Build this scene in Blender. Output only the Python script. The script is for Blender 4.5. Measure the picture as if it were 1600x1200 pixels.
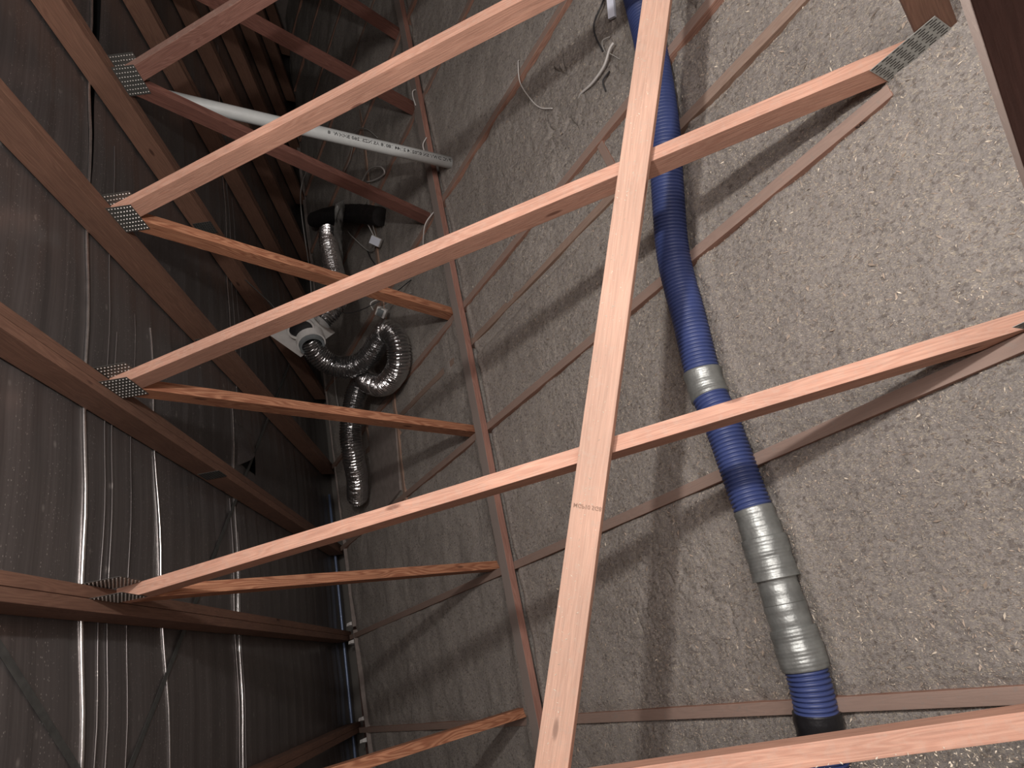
import bpy, bmesh, math, random
import numpy as np
from mathutils import Vector, Matrix

for o in list(bpy.data.objects): bpy.data.objects.remove(o, do_unlink=True)
S = bpy.context.scene
COL = S.collection

# ------------------------------------------------------------------ camera, world, light, exposure
cam_d = bpy.data.cameras.new('camera'); cam = bpy.data.objects.new('camera', cam_d); COL.objects.link(cam)
cam_d.sensor_width = 36.0; cam_d.lens = 1023.62 / 1600 * 36.0; cam_d.clip_start = 0.02; cam_d.clip_end = 60
yaw, tilt, roll = 1.11943336, 1.0293006, -1.54331080
CAM_M = (Matrix.Translation((7.0354, 0.4153, 1.9972)) @ Matrix.Rotation(yaw, 4, 'Z')
                    @ Matrix.Rotation(tilt, 4, 'X') @ Matrix.Rotation(roll, 4, 'Z'))
cam.matrix_world = CAM_M
S.camera = cam
w = bpy.data.worlds.new('world'); S.world = w; w.use_nodes = True
w.node_tree.nodes['Background'].inputs[0].default_value = (0.30, 0.40, 0.60, 1)
w.node_tree.nodes['Background'].inputs[1].default_value = 0.02
ld = bpy.data.lights.new('work_lamp', 'POINT'); lo = bpy.data.objects.new('work_lamp', ld); COL.objects.link(lo)
lo.location = (6.91, 1.36, 2.37); ld.energy = 160; ld.shadow_soft_size = 0.045; ld.color = (1.0, 0.95, 0.915)
# added soft fill behind the camera, stands in for light bounced off the foil
ad = bpy.data.lights.new('soft_fill', 'AREA'); ao = bpy.data.objects.new('soft_fill', ad); COL.objects.link(ao)
ad.shape = 'RECTANGLE'; ad.size = 1.9; ad.size_y = 2.6; ad.energy = 142; ad.color = (1.0, 0.90, 0.86)
ao.location = (8.9, 1.2, 3.0); ao.rotation_euler = (Vector((5.0, .7, 0)) - Vector((8.9, 1.2, 3.0))).to_track_quat('-Z', 'Y').to_euler()
S.view_settings.view_transform = 'Standard'; S.view_settings.look = 'None'
S.view_settings.gamma = 1.0; S.view_settings.exposure = 0.0; S.view_settings.use_curve_mapping = False

# ------------------------------------------------------------------ constants
TY = [0.085, 0.9013, 1.7613, 2.6409, 3.5308, 4.5189, 5.42, 6.30, 7.20, 8.10, 9.0]
M = 0.53                       # roof pitch (rise over run)
LO, UP = -0.147, -0.008        # underside and top of the top chords: z = M*x + LO / UP
RNG = random.Random(7)

# ------------------------------------------------------------------ materials
def newmat(name):
    m = bpy.data.materials.new(name); m.use_nodes = True; nt = m.node_tree; nt.nodes.clear()
    out = nt.nodes.new('ShaderNodeOutputMaterial'); b = nt.nodes.new('ShaderNodeBsdfPrincipled')
    nt.links.new(b.outputs[0], out.inputs[0]); return m, nt, b
def node(nt, t, **k):
    n = nt.nodes.new(t)
    for a, v in k.items():
        if a.startswith('i_'):
            key = a[2:]; key = int(key) if key.isdigit() else key.replace('_', ' ')
            n.inputs[key].default_value = v
        else: setattr(n, a, v)
    return n
def ramp(nt, src, stops):
    r = nt.nodes.new('ShaderNodeValToRGB'); e = r.color_ramp.elements
    while len(e) < len(stops): e.new(0.5)
    for q, (p, c) in zip(e, stops):
        q.position = p; q.color = (c, c, c, 1) if isinstance(c, (int, float)) else (*c, 1)
    nt.links.new(src, r.inputs[0]); return r.outputs[0]
def mixc(nt, fac, a, b, mode='MIX'):
    n = nt.nodes.new('ShaderNodeMix'); n.data_type = 'RGBA'; n.blend_type = mode
    for i, v in ((0, fac), (6, a), (7, b)):
        if hasattr(v, 'links'): nt.links.new(v, n.inputs[i])
        else: n.inputs[i].default_value = v if not isinstance(v, tuple) or len(v) == 4 else (*v, 1)
    return n.outputs[2]
def bump(nt, b, h, strength, dist, normal=None):
    n = node(nt, 'ShaderNodeBump'); n.inputs['Strength'].default_value = strength; n.inputs['Distance'].default_value = dist
    nt.links.new(h, n.inputs['Height'])
    if normal: nt.links.new(normal, n.inputs['Normal'])
    nt.links.new(n.outputs[0], b.inputs['Normal']); return n.outputs[0]

def wood(name, light, dark, dust=0.0, dustc=(0.36, 0.30, 0.26), rough=0.75, grain=1.0, upmin=0.3):
    m, nt, b = newmat(name)
    tc = node(nt, 'ShaderNodeTexCoord'); oi = node(nt, 'ShaderNodeObjectInfo')
    off = node(nt, 'ShaderNodeVectorMath', operation='SCALE'); nt.links.new(oi.outputs['Random'], off.inputs['Scale'])
    off.inputs[0].default_value = (37.0, 11.0, 23.0)
    add = node(nt, 'ShaderNodeVectorMath', operation='ADD')
    nt.links.new(tc.outputs['Object'], add.inputs[0]); nt.links.new(off.outputs[0], add.inputs[1])
    mp = node(nt, 'ShaderNodeMapping'); mp.inputs['Scale'].default_value = (1.1, 9, 9); nt.links.new(add.outputs[0], mp.inputs[0])
    warp = node(nt, 'ShaderNodeTexNoise', i_Scale=1.6, i_Detail=2.0); nt.links.new(mp.outputs[0], warp.inputs['Vector'])
    ws = node(nt, 'ShaderNodeVectorMath', operation='SCALE', i_Scale=1.0); ws.inputs['Scale'].default_value = 1.3
    nt.links.new(warp.outputs['Color'], ws.inputs[0])
    ad2 = node(nt, 'ShaderNodeVectorMath', operation='ADD'); nt.links.new(mp.outputs[0], ad2.inputs[0]); nt.links.new(ws.outputs[0], ad2.inputs[1])
    wv = node(nt, 'ShaderNodeTexWave', wave_type='RINGS', rings_direction='X', i_Scale=3.6, i_Distortion=1.2, i_Detail=2.0)
    wv.inputs['Detail Scale'].default_value = 1.0
    nt.links.new(ad2.outputs[0], wv.inputs['Vector'])
    fine = node(nt, 'ShaderNodeTexNoise', i_Scale=1.0, i_Detail=5.0)
    mp2 = node(nt, 'ShaderNodeMapping'); mp2.inputs['Scale'].default_value = (7, 210, 210); nt.links.new(add.outputs[0], mp2.inputs[0])
    nt.links.new(mp2.outputs[0], fine.inputs['Vector'])
    g = ramp(nt, wv.outputs['Fac'], [(0.0, 1.0), (0.55, 0.45), (0.8, 0.12), (1.0, 0.0)])
    gm = node(nt, 'ShaderNodeMath', operation='MULTIPLY'); gm.inputs[1].default_value = 0.62 * grain; nt.links.new(g, gm.inputs[0])
    c = mixc(nt, gm.outputs[0], light, dark)
    f = ramp(nt, fine.outputs['Fac'], [(0.3, 0.80), (0.7, 1.12)])
    c = mixc(nt, 1.0, c, f, 'MULTIPLY')
    blot = node(nt, 'ShaderNodeTexNoise', i_Scale=2.3, i_Detail=3.0); nt.links.new(add.outputs[0], blot.inputs['Vector'])
    bl = ramp(nt, blot.outputs['Fac'], [(0.3, 0.84), (0.7, 1.12)])
    c = mixc(nt, 1.0, c, bl, 'MULTIPLY')
    # knots
    mp3 = node(nt, 'ShaderNodeMapping'); mp3.inputs['Scale'].default_value = (2.1, 7.5, 7.5); nt.links.new(add.outputs[0], mp3.inputs[0])
    vo = node(nt, 'ShaderNodeTexVoronoi', i_Scale=1.0); nt.links.new(mp3.outputs[0], vo.inputs['Vector'])
    k = ramp(nt, vo.outputs['Distance'], [(0.0, 0.85), (0.055, 0.75), (0.085, 0.0)])
    c = mixc(nt, k, c, (dark[0] * .30, dark[1] * .24, dark[2] * .22))
    tint = node(nt, 'ShaderNodeMapRange'); tint.inputs['To Min'].default_value = 0.90; tint.inputs['To Max'].default_value = 1.10
    nt.links.new(oi.outputs['Random'], tint.inputs['Value'])
    hs = node(nt, 'ShaderNodeHueSaturation'); nt.links.new(tint.outputs[0], hs.inputs['Value']); nt.links.new(c, hs.inputs['Color'])
    c = hs.outputs[0]
    # settled dust on upward faces (blown fibre lies on top of timber)
    geo = node(nt, 'ShaderNodeNewGeometry'); sx = node(nt, 'ShaderNodeSeparateXYZ'); nt.links.new(geo.outputs['Normal'], sx.inputs[0])
    dn = node(nt, 'ShaderNodeTexNoise', i_Scale=38.0, i_Detail=6.0, i_Roughness=0.7); nt.links.new(add.outputs[0], dn.inputs['Vector'])
    df = ramp(nt, dn.outputs['Fac'], [(0.45, 0.0), (0.62, 1.0)])
    upf = ramp(nt, sx.outputs['Z'], [(upmin, 0.0), (upmin * 2, 1.0)])
    dm = node(nt, 'ShaderNodeMath', operation='MULTIPLY'); nt.links.new(df, dm.inputs[0]); nt.links.new(upf, dm.inputs[1])
    dm2 = node(nt, 'ShaderNodeMath', operation='MULTIPLY'); nt.links.new(dm.outputs[0], dm2.inputs[0]); dm2.inputs[1].default_value = 0.25 + dust
    dm3 = node(nt, 'ShaderNodeMath', operation='MAXIMUM')
    dmb = node(nt, 'ShaderNodeMath', operation='MULTIPLY'); nt.links.new(upf, dmb.inputs[0]); dmb.inputs[1].default_value = dust
    nt.links.new(dm2.outputs[0], dm3.inputs[0]); nt.links.new(dmb.outputs[0], dm3.inputs[1])
    c = mixc(nt, dm3.outputs[0], c, dustc)
    nt.links.new(c, b.inputs['Base Color']); b.inputs['Roughness'].default_value = rough
    n1 = bump(nt, b, fine.outputs['Fac'], 0.35, 0.0015); bump(nt, b, dn.outputs['Fac'], 0.25, 0.004, n1)
    return m

W_WEB = wood('pale_pink_timber', (0.60, 0.335, 0.240), (0.46, 0.215, 0.145), dust=0.10, dustc=(0.50, 0.36, 0.29), grain=0.75)
W_SHORT = wood('orange_timber', (0.50, 0.235, 0.13), (0.24, 0.075, 0.035), dust=0.0, grain=1.15)
W_CHORD = wood('brown_timber', (0.200, 0.106, 0.070), (0.13, 0.060, 0.040), dust=0.0, grain=0.7)
W_BRACE = wood('brace_timber', (0.56, 0.335, 0.245), (0.47, 0.245, 0.17), dust=0.30, dustc=(0.47, 0.35, 0.28), grain=0.5)
W_DUSTY = wood('dusty_timber', (0.40, 0.23, 0.17), (0.26, 0.13, 0.09), dust=0.80, dustc=(0.27, 0.205, 0.172))
W_BINDER = wood('binder_timber', (0.36, 0.19, 0.145), (0.26, 0.12, 0.09), dust=0.93, dustc=(0.27, 0.235, 0.212))
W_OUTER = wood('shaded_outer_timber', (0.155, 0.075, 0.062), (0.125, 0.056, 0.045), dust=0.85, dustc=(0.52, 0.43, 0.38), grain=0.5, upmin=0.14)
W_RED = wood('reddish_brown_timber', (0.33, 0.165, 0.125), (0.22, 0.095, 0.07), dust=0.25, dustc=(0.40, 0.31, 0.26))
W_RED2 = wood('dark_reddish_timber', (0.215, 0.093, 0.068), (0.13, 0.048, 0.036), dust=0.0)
W_DARK = wood('dark_timber', (0.24, 0.115, 0.085), (0.15, 0.07, 0.05), dust=0.0)
W_PALE = wood('raw_pine', (0.34, 0.225, 0.165), (0.25, 0.145, 0.10), dust=0.45, dustc=(0.28, 0.225, 0.19))

def insul_mat():
    m, nt, b = newmat('loose_fill')
    tc = node(nt, 'ShaderNodeTexCoord')
    n1 = node(nt, 'ShaderNodeTexNoise', i_Scale=1.3, i_Detail=5.0); n2 = node(nt, 'ShaderNodeTexNoise', i_Scale=70.0, i_Detail=8.0, i_Roughness=0.75)
    n3 = node(nt, 'ShaderNodeTexNoise', i_Scale=240.0, i_Detail=4.0, i_Roughness=0.8)
    vo = node(nt, 'ShaderNodeTexVoronoi', i_Scale=170.0)
    v2 = node(nt, 'ShaderNodeTexVoronoi', i_Scale=70.0)
    for n in (n1, n2, n3): nt.links.new(tc.outputs['Object'], n.inputs['Vector'])
    mp = node(nt, 'ShaderNodeMapping'); mp.inputs['Scale'].default_value = (1, 1.7, 1); mp.inputs['Rotation'].default_value = (0, 0, 0.5)
    nt.links.new(tc.outputs['Object'], mp.inputs[0]); nt.links.new(mp.outputs[0], vo.inputs['Vector']); nt.links.new(mp.outputs[0], v2.inputs['Vector'])
    base = mixc(nt, ramp(nt, n1.outputs['Fac'], [(0.35, 0.0), (0.65, 1.0)]), (0.335, 0.307, 0.284), (0.380, 0.350, 0.322))
    f = ramp(nt, n2.outputs['Fac'], [(0.30, 0.68), (0.5, 1.0), (0.72, 1.25)])
    c = mixc(nt, 1.0, base, f, 'MULTIPLY')
    f3 = ramp(nt, n3.outputs['Fac'], [(0.3, 0.78), (0.7, 1.2)])
    c = mixc(nt, 1.0, c, f3, 'MULTIPLY')
    # pale slivers: cells whose random colour is high
    sep = node(nt, 'ShaderNodeSeparateColor'); nt.links.new(vo.outputs['Color'], sep.inputs[0])
    fl = ramp(nt, sep.outputs[0], [(0.80, 0.0), (0.90, 0.75)])
    c = mixc(nt, fl, c, (0.52, 0.46, 0.37))
    s2 = node(nt, 'ShaderNodeSeparateColor'); nt.links.new(v2.outputs['Color'], s2.inputs[0])
    c = mixc(nt, ramp(nt, s2.outputs[1], [(0.90, 0.0), (0.95, 0.5)]), c, (0.15, 0.125, 0.11))
    nt.links.new(c, b.inputs['Base Color']); b.inputs['Roughness'].default_value = 0.95
    b.inputs['Specular IOR Level'].default_value = 0.15
    a = bump(nt, b, n2.outputs['Fac'], 0.9, 0.012); bb = bump(nt, b, vo.outputs['Distance'], 0.5, 0.004, a); bump(nt, b, n3.outputs['Fac'], 0.6, 0.003, bb)
    return m
INS = insul_mat()

def simple(name, col, rough=0.6, metal=0.0, noise=0.0, nscale=30.0, bmp=0.0, bscale=60.0, bd=0.002, spec=0.5):
    m, nt, b = newmat(name); b.inputs['Roughness'].default_value = rough; b.inputs['Metallic'].default_value = metal
    b.inputs['Specular IOR Level'].default_value = spec
    tc = node(nt, 'ShaderNodeTexCoord'); n = node(nt, 'ShaderNodeTexNoise', i_Scale=nscale, i_Detail=5.0)
    nt.links.new(tc.outputs['Object'], n.inputs['Vector'])
    nt.links.new(mixc(nt, 1.0, tuple(col), ramp(nt, n.outputs['Fac'], [(0.3, 1 - noise), (0.7, 1 + noise)]), 'MULTIPLY'), b.inputs['Base Color'])
    if bmp:
        n2 = node(nt, 'ShaderNodeTexNoise', i_Scale=bscale, i_Detail=4.0); nt.links.new(tc.outputs['Object'], n2.inputs['Vector'])
        bump(nt, b, n2.outputs['Fac'], bmp, bd)
    return m
CRUMB = simple('pale_fibre_chips', (0.58, 0.51, 0.41), 0.9, noise=0.35, nscale=9)
CRUMB_D = simple('brown_fibre_chips', (0.34, 0.275, 0.22), 0.95, noise=0.45, nscale=9)
BLUE = simple('blue_ribbed_plastic', (0.045, 0.066, 0.185), 0.45, noise=0.12, nscale=14, bmp=0.15, bscale=90)
TAPE = simple('silver_duct_tape', (0.27, 0.285, 0.275), 0.42, 0.60, noise=0.22, nscale=16, bmp=0.5, bscale=38, bd=0.005)
BLACKP = simple('black_plastic', (0.012, 0.012, 0.014), 0.35, noise=0.2, bmp=0.4, bscale=35, bd=0.006)
FOILD = simple('crinkled_silver_foil', (0.50, 0.50, 0.50), 0.17, 0.97, noise=0.12, bmp=0.35, bscale=70, bd=0.004)
PVC = simple('white_pvc', (0.56, 0.59, 0.58), 0.38, noise=0.03)
WHITEP = simple('white_plastic', (0.66, 0.645, 0.62), 0.45, noise=0.06, nscale=20)
BRIGHT = simple('bright_white_vinyl', (0.72, 0.76, 0.86), 0.4, noise=0.02)
GREYP = simple('grey_soft_cuff', (0.17, 0.19, 0.195), 0.6, noise=0.1)
PLATE = simple('galvanised_steel', (0.10, 0.102, 0.095), 0.50, 0.30, noise=0.12, nscale=40, bmp=0.08)
PLATE_L = simple('dull_galvanised_steel', (0.40, 0.415, 0.39), 0.60, 0.15, noise=0.10, nscale=40)
SLOT = simple('dark_tooth_slot', (0.018, 0.015, 0.014), 0.9)
TOOTH = simple('bright_steel_tooth', (0.80, 0.78, 0.74), 0.35, 0.55)
STRAPM = simple('dull_steel_strap', (0.12, 0.125, 0.12), 0.6, 0.6, noise=0.2)
INK = simple('black_ink', (0.012, 0.012, 0.014), 0.7)
INKF = simple('faded_ink', (0.30, 0.19, 0.14), 0.9)
WIREW = simple('white_cable_sheath', (0.62, 0.60, 0.57), 0.5)
WIREG = simple('grey_cable_sheath', (0.34, 0.33, 0.31), 0.5)
WIREK = simple('black_cable_sheath', (0.02, 0.02, 0.022), 0.5)
DKP = simple('dull_black_tube', (0.020, 0.018, 0.018), 0.75, noise=0.2, bmp=0.5, bscale=18, bd=0.02)
CLEAR = simple('milky_plastic_film', (0.22, 0.22, 0.21), 0.3, noise=0.2, bmp=0.6, bscale=14, bd=0.02)
GLINTB = simple('blue_grey_glint', (0.14, 0.19, 0.30), 0.3, 0.2)
LINING = simple('plasterboard', (0.35, 0.33, 0.30), 0.9)
BOARD = simple('dusty_grey_board', (0.24, 0.205, 0.185), 0.9, noise=0.15, nscale=18, bmp=0.2, bscale=40)
ROOFM = simple('dark_roof_steel', (0.03, 0.03, 0.032), 0.6, 0.3)

def foil_mat():
    m, nt, b = newmat('grey_foil_underlay')
    tc = node(nt, 'ShaderNodeTexCoord')
    def mapped(sc):
        mp = node(nt, 'ShaderNodeMapping'); mp.inputs['Scale'].default_value = sc; nt.links.new(tc.outputs['Object'], mp.inputs[0]); return mp.outputs[0]
    big = node(nt, 'ShaderNodeTexNoise', i_Scale=1.0, i_Detail=4.0); nt.links.new(mapped((1.5, 1.0, 1)), big.inputs['Vector'])
    ln = node(nt, 'ShaderNodeTexNoise', i_Scale=1.0, i_Detail=5.0, i_Roughness=0.65); nt.links.new(mapped((75, 0.9, 0)), ln.inputs['Vector'])
    ln2 = node(nt, 'ShaderNodeTexNoise', i_Scale=1.0, i_Detail=2.0); nt.links.new(mapped((11, 0.35, 0)), ln2.inputs['Vector'])
    vo = node(nt, 'ShaderNodeTexVoronoi', i_Scale=1.0); nt.links.new(mapped((190, 85, 0)), vo.inputs['Vector'])
    sp = node(nt, 'ShaderNodeSeparateColor'); nt.links.new(vo.outputs['Color'], sp.inputs[0])
    spk = ramp(nt, sp.outputs[0], [(0.76, 0.0), (0.88, 1.0)])
    dsc = ramp(nt, vo.outputs['Distance'], [(0.16, 1.0), (0.34, 0.0)])
    lnm = ramp(nt, ln2.outputs['Fac'], [(0.42, 0.0), (0.56, 1.0)])
    s = node(nt, 'ShaderNodeMath', operation='MULTIPLY'); nt.links.new(spk, s.inputs[0]); nt.links.new(dsc, s.inputs[1])
    s2 = node(nt, 'ShaderNodeMath', operation='MULTIPLY'); nt.links.new(s.outputs[0], s2.inputs[0]); nt.links.new(lnm, s2.inputs[1])
    # larger scuffs of pale dust
    v3 = node(nt, 'ShaderNodeTexVoronoi', i_Scale=1.0); nt.links.new(mapped((26, 15, 0)), v3.inputs['Vector'])
    s3 = node(nt, 'ShaderNodeSeparateColor'); nt.links.new(v3.outputs['Color'], s3.inputs[0])
    sc = node(nt, 'ShaderNodeMath', operation='MULTIPLY'); nt.links.new(ramp(nt, s3.outputs[0], [(0.90, 0.0), (0.96, 0.45)]), sc.inputs[0])
    nt.links.new(ramp(nt, v3.outputs['Distance'], [(0.08, 1.0), (0.28, 0.0)]), sc.inputs[1])
    mx = node(nt, 'ShaderNodeMath', operation='MAXIMUM'); nt.links.new(s2.outputs[0], mx.inputs[0]); nt.links.new(sc.outputs[0], mx.inputs[1])
    base = mixc(nt, ramp(nt, big.outputs['Fac'], [(0.35, 0.0), (0.65, 1.0)]), (0.155, 0.143, 0.141), (0.188, 0.169, 0.163))
    base = mixc(nt, 1.0, base, ramp(nt, ln.outputs['Fac'], [(0.3, 0.82), (0.7, 1.22)]), 'MULTIPLY')
    c = mixc(nt, mx.outputs[0], base, (0.62, 0.58, 0.54))
    nt.links.new(c, b.inputs['Base Color']); b.inputs['Metallic'].default_value = 0.55; b.inputs['Roughness'].default_value = 0.30
    a = bump(nt, b, ln.outputs['Fac'], 0.25, 0.0010); bump(nt, b, ln2.outputs['Fac'], 0.5, 0.008, a)
    return m
FOIL = foil_mat()
FOILB = simple('bright_folded_foil', (0.75, 0.74, 0.73), 0.22, 0.95, noise=0.15, nscale=25, bmp=0.2, bscale=40, bd=0.002)

# ------------------------------------------------------------------ object helpers
def link(name, me, m, parent=None, mw=None):
    o = bpy.data.objects.new(name, me); COL.objects.link(o)
    if m and not me.materials: me.materials.append(m)
    if mw is not None: o.matrix_world = mw
    if parent is not None:
        o.parent = parent
        o.matrix_basis = Matrix.Translation(-Vector(parent.location)) @ (mw if mw is not None else Matrix.Identity(4)) if parent.parent is None else (mw if mw is not None else Matrix.Identity(4))
    return o
def pydata(name, v, f, m, parent=None, mw=None, smooth=False):
    me = bpy.data.meshes.new(name); me.from_pydata([tuple(x) for x in v], [], f); me.update()
    if smooth: me.shade_smooth()
    return link(name, me, m, parent, mw)
def tag(o, label=None, cat=None, group=None, kind=None):
    if label: o['label'] = label
    if cat: o['category'] = cat
    if group: o['group'] = group
    if kind: o['kind'] = kind
    return o
def empty(name, loc):
    o = bpy.data.objects.new(name, None); COL.objects.link(o); o.location = loc; o.empty_display_size = 0.05; return o

def prism_xz(name, poly, y0, y1, m, parent=None, axis=None, bev=0.002, wobble=0.0):
    """timber member: polygon in the world XZ plane, extruded from y0 to y1, its own X axis along the grain"""
    a, b = axis if axis else (poly[0], poly[1])
    d = Vector((b[0] - a[0], 0, b[1] - a[1])); L = d.length; d.normalize(); n = Vector((-d.z, 0, d.x)); yv = Vector((0, -1, 0))
    n = d.cross(yv); R = Matrix(((d.x, yv.x, n.x), (d.y, yv.y, n.y), (d.z, yv.z, n.z))).to_4x4()
    MW = Matrix.Translation((a[0], (y0 + y1) / 2, a[1])) @ R; inv = MW.inverted()
    bm = bmesh.new(); h = (y1 - y0) / 2; c = (y0 + y1) / 2
    f0 = [bm.verts.new(inv @ Vector((x, c - h, z))) for x, z in poly]
    f1 = [bm.verts.new(inv @ Vector((x, c + h, z))) for x, z in poly]
    bm.faces.new(f0); bm.faces.new(f1[::-1]); k = len(poly)
    for i in range(k): bm.faces.new((f0[i], f1[i], f1[(i + 1) % k], f0[(i + 1) % k]))
    bmesh.ops.recalc_face_normals(bm, faces=bm.faces)
    if bev: bmesh.ops.bevel(bm, geom=list(bm.edges), offset=bev, segments=2, affect='EDGES', profile=0.6)
    me = bpy.data.meshes.new(name); bm.to_mesh(me); bm.free()
    return link(name, me, m, parent, MW)

def bar(name, a, b, upv, wdt, thk, m, parent=None, bev=0.002, sub=0, rough=0.0, seed=0):
    """rectangular bar from a to b; a/b on the centre line of the face whose outward normal is upv; wdt across, thk below it"""
    a, b = Vector(a), Vector(b); d = (b - a); L = d.length; d.normalize()
    n = Vector(upv); n = (n - d * n.dot(d)).normalized(); s = n.cross(d)
    MW = Matrix.Translation(a) @ Matrix(((d.x, s.x, n.x), (d.y, s.y, n.y), (d.z, s.z, n.z))).to_4x4()
    bm = bmesh.new(); bmesh.ops.create_cube(bm, size=1)
    for v in bm.verts: v.co = Vector(((v.co.x + .5) * L, v.co.y * wdt, (v.co.z - .5) * thk))
    if bev: bmesh.ops.bevel(bm, geom=list(bm.edges), offset=bev, segments=2, affect='EDGES', profile=0.6)
    if sub:
        es = [e for e in bm.edges if abs(e.verts[0].co.x - e.verts[1].co.x) > L * .5]
        bmesh.ops.subdivide_edges(bm, edges=es, cuts=sub)
        r = random.Random(seed); ph = [r.uniform(0, 6) for _ in range(6)]
        for v in bm.verts:
            x = v.co.x
            v.co.y += rough * (math.sin(x * 3 + ph[0]) + .5 * math.sin(x * 7.3 + ph[1]) + .25 * math.sin(x * 19 + ph[2]))
            v.co.z += rough * .6 * (math.sin(x * 2.3 + ph[3]) + .5 * math.sin(x * 8.9 + ph[4]))
    me = bpy.data.meshes.new(name); bm.to_mesh(me); bm.free()
    return link(name, me, m, parent, MW)

def catmull(P, n):
    P = [Vector(p) for p in P]; Q = [P[0] * 2 - P[1]] + P + [P[-1] * 2 - P[-2]]; out = []
    for i in range(1, len(Q) - 2):
        for j in range(n):
            t = j / n; a, b, c, d = Q[i - 1:i + 3]
            out.append(0.5 * ((2 * b) + (c - a) * t + (2 * a - 5 * b + 4 * c - d) * t * t + (3 * b - a - 3 * c + d) * t ** 3))
    out.append(P[-1].copy()); return out
def resample(path, step):
    out = [path[0]]; acc = 0.0
    for p, q in zip(path, path[1:]):
        L = (q - p).length
        while acc + L >= step and L > 1e-9:
            t = (step - acc) / L; p = p.lerp(q, t); out.append(p); L = (q - p).length; acc = 0.0
        acc += L
    return out
def tube(name, path, rad, m, parent=None, seg=12, caps=True, smooth=True, jitter=0.0, seed=1):
    """path: list of Vectors, rad: float or list of radii (same length)"""
    r = random.Random(seed); n = len(path); rad = rad if isinstance(rad, list) else [rad] * n
    V, F = [], []; ref = None
    for i, p in enumerate(path):
        t = (path[min(i + 1, n - 1)] - path[max(i - 1, 0)]).normalized()
        if ref is None: ref = t.orthogonal().normalized()
        u = (ref - t * ref.dot(t)).normalized(); v = t.cross(u); ref = u
        for k in range(seg):
            a = 2 * math.pi * k / seg; q = rad[i] + (r.uniform(-jitter, jitter) if jitter else 0)
            V.append(p + (u * math.cos(a) + v * math.sin(a)) * q)
    for i in range(n - 1):
        for k in range(seg):
            a, b = i * seg + k, i * seg + (k + 1) % seg; F.append((a, b, b + seg, a + seg))
    if caps: F.append(tuple(range(seg))[::-1]); F.append(tuple(range((n - 1) * seg, n * seg)))
    return pydata(name, V, F, m, parent, smooth=smooth)

def crumbs(name, pts, m, parent, size=(0.002, 0.006), seed=3):
    """scattered fibre chips: pts = list of (point, normal)"""
    r = random.Random(seed); V, F = [], []
    for p, nrm in pts:
        s = r.uniform(*size); t = nrm.orthogonal().normalized(); b = nrm.cross(t); a = r.uniform(0, 6.28)
        e = (t * math.cos(a) + b * math.sin(a)); g = nrm.cross(e); e = e * s * r.uniform(1.0, 2.6); g = g * s * r.uniform(.4, 1)
        h = nrm * s * r.uniform(.2, .55); k = len(V)
        V += [p - e, p + g, p + e * r.uniform(.6, 1), p - g * r.uniform(.5, 1), p + h + e * r.uniform(-.5, .5)]
        F += [(k, k + 1, k + 4), (k + 1, k + 2, k + 4), (k + 2, k + 3, k + 4), (k + 3, k, k + 4)]
    o = pydata(name, V, F, m, parent); tag(o, kind='stuff'); return o

# ------------------------------------------------------------------ the setting: roof underlay, roof steel, ceiling lining, end walls
X_EAVE, X_RIDGE, Y0, Y1 = -0.35, 8.2, -2.2, 9.7
zr = lambda x: M * x
def slab(name, v8, m, kind='structure', parent=None):
    o = pydata(name, v8, [(0, 3, 2, 1), (4, 5, 6, 7), (0, 1, 5, 4), (1, 2, 6, 5), (2, 3, 7, 6), (3, 0, 4, 7)], m, parent)
    if kind: tag(o, kind=kind)
    return o
def roofslab(name, xa, xb, za, zb, t, m, kind='structure'):
    return slab(name, [(xa, Y0, za), (xb, Y0, zb), (xb, Y1, zb), (xa, Y1, za), (xa, Y0, za + t), (xb, Y0, zb + t), (xb, Y1, zb + t), (xa, Y1, za + t)], m, kind)
ceil = roofslab('ceiling', X_EAVE, X_RIDGE, zr(X_EAVE) + .05, zr(X_RIDGE) + .05, 0.02, ROOFM)
tag(ceil, 'dark roof steel above the grey foil underlay')
o2 = roofslab('ceiling', X_RIDGE, 16.75, zr(X_RIDGE) + .05, zr(X_EAVE) + .05, 0.02, ROOFM); tag(o2, 'opposite roof slope behind the camera')
slab('floor', [(-0.5, Y0, -.16), (16.9, Y0, -.16), (16.9, Y1, -.16), (-0.5, Y1, -.16), (-0.5, Y0, -.147), (16.9, Y0, -.147), (16.9, Y1, -.147), (-0.5, Y1, -.147)], LINING)
def gable(name, y):
    P = [(-.5, -.15), (16.9, -.15), (16.9, 0), (8.2, 4.45), (-.5, 0)]
    o = prism_xz(name, P, y, y + .05, BOARD, bev=0); tag(o, kind='structure'); return o
gable('wall_far', Y1); gable('wall_near', Y0 - .05)

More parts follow.
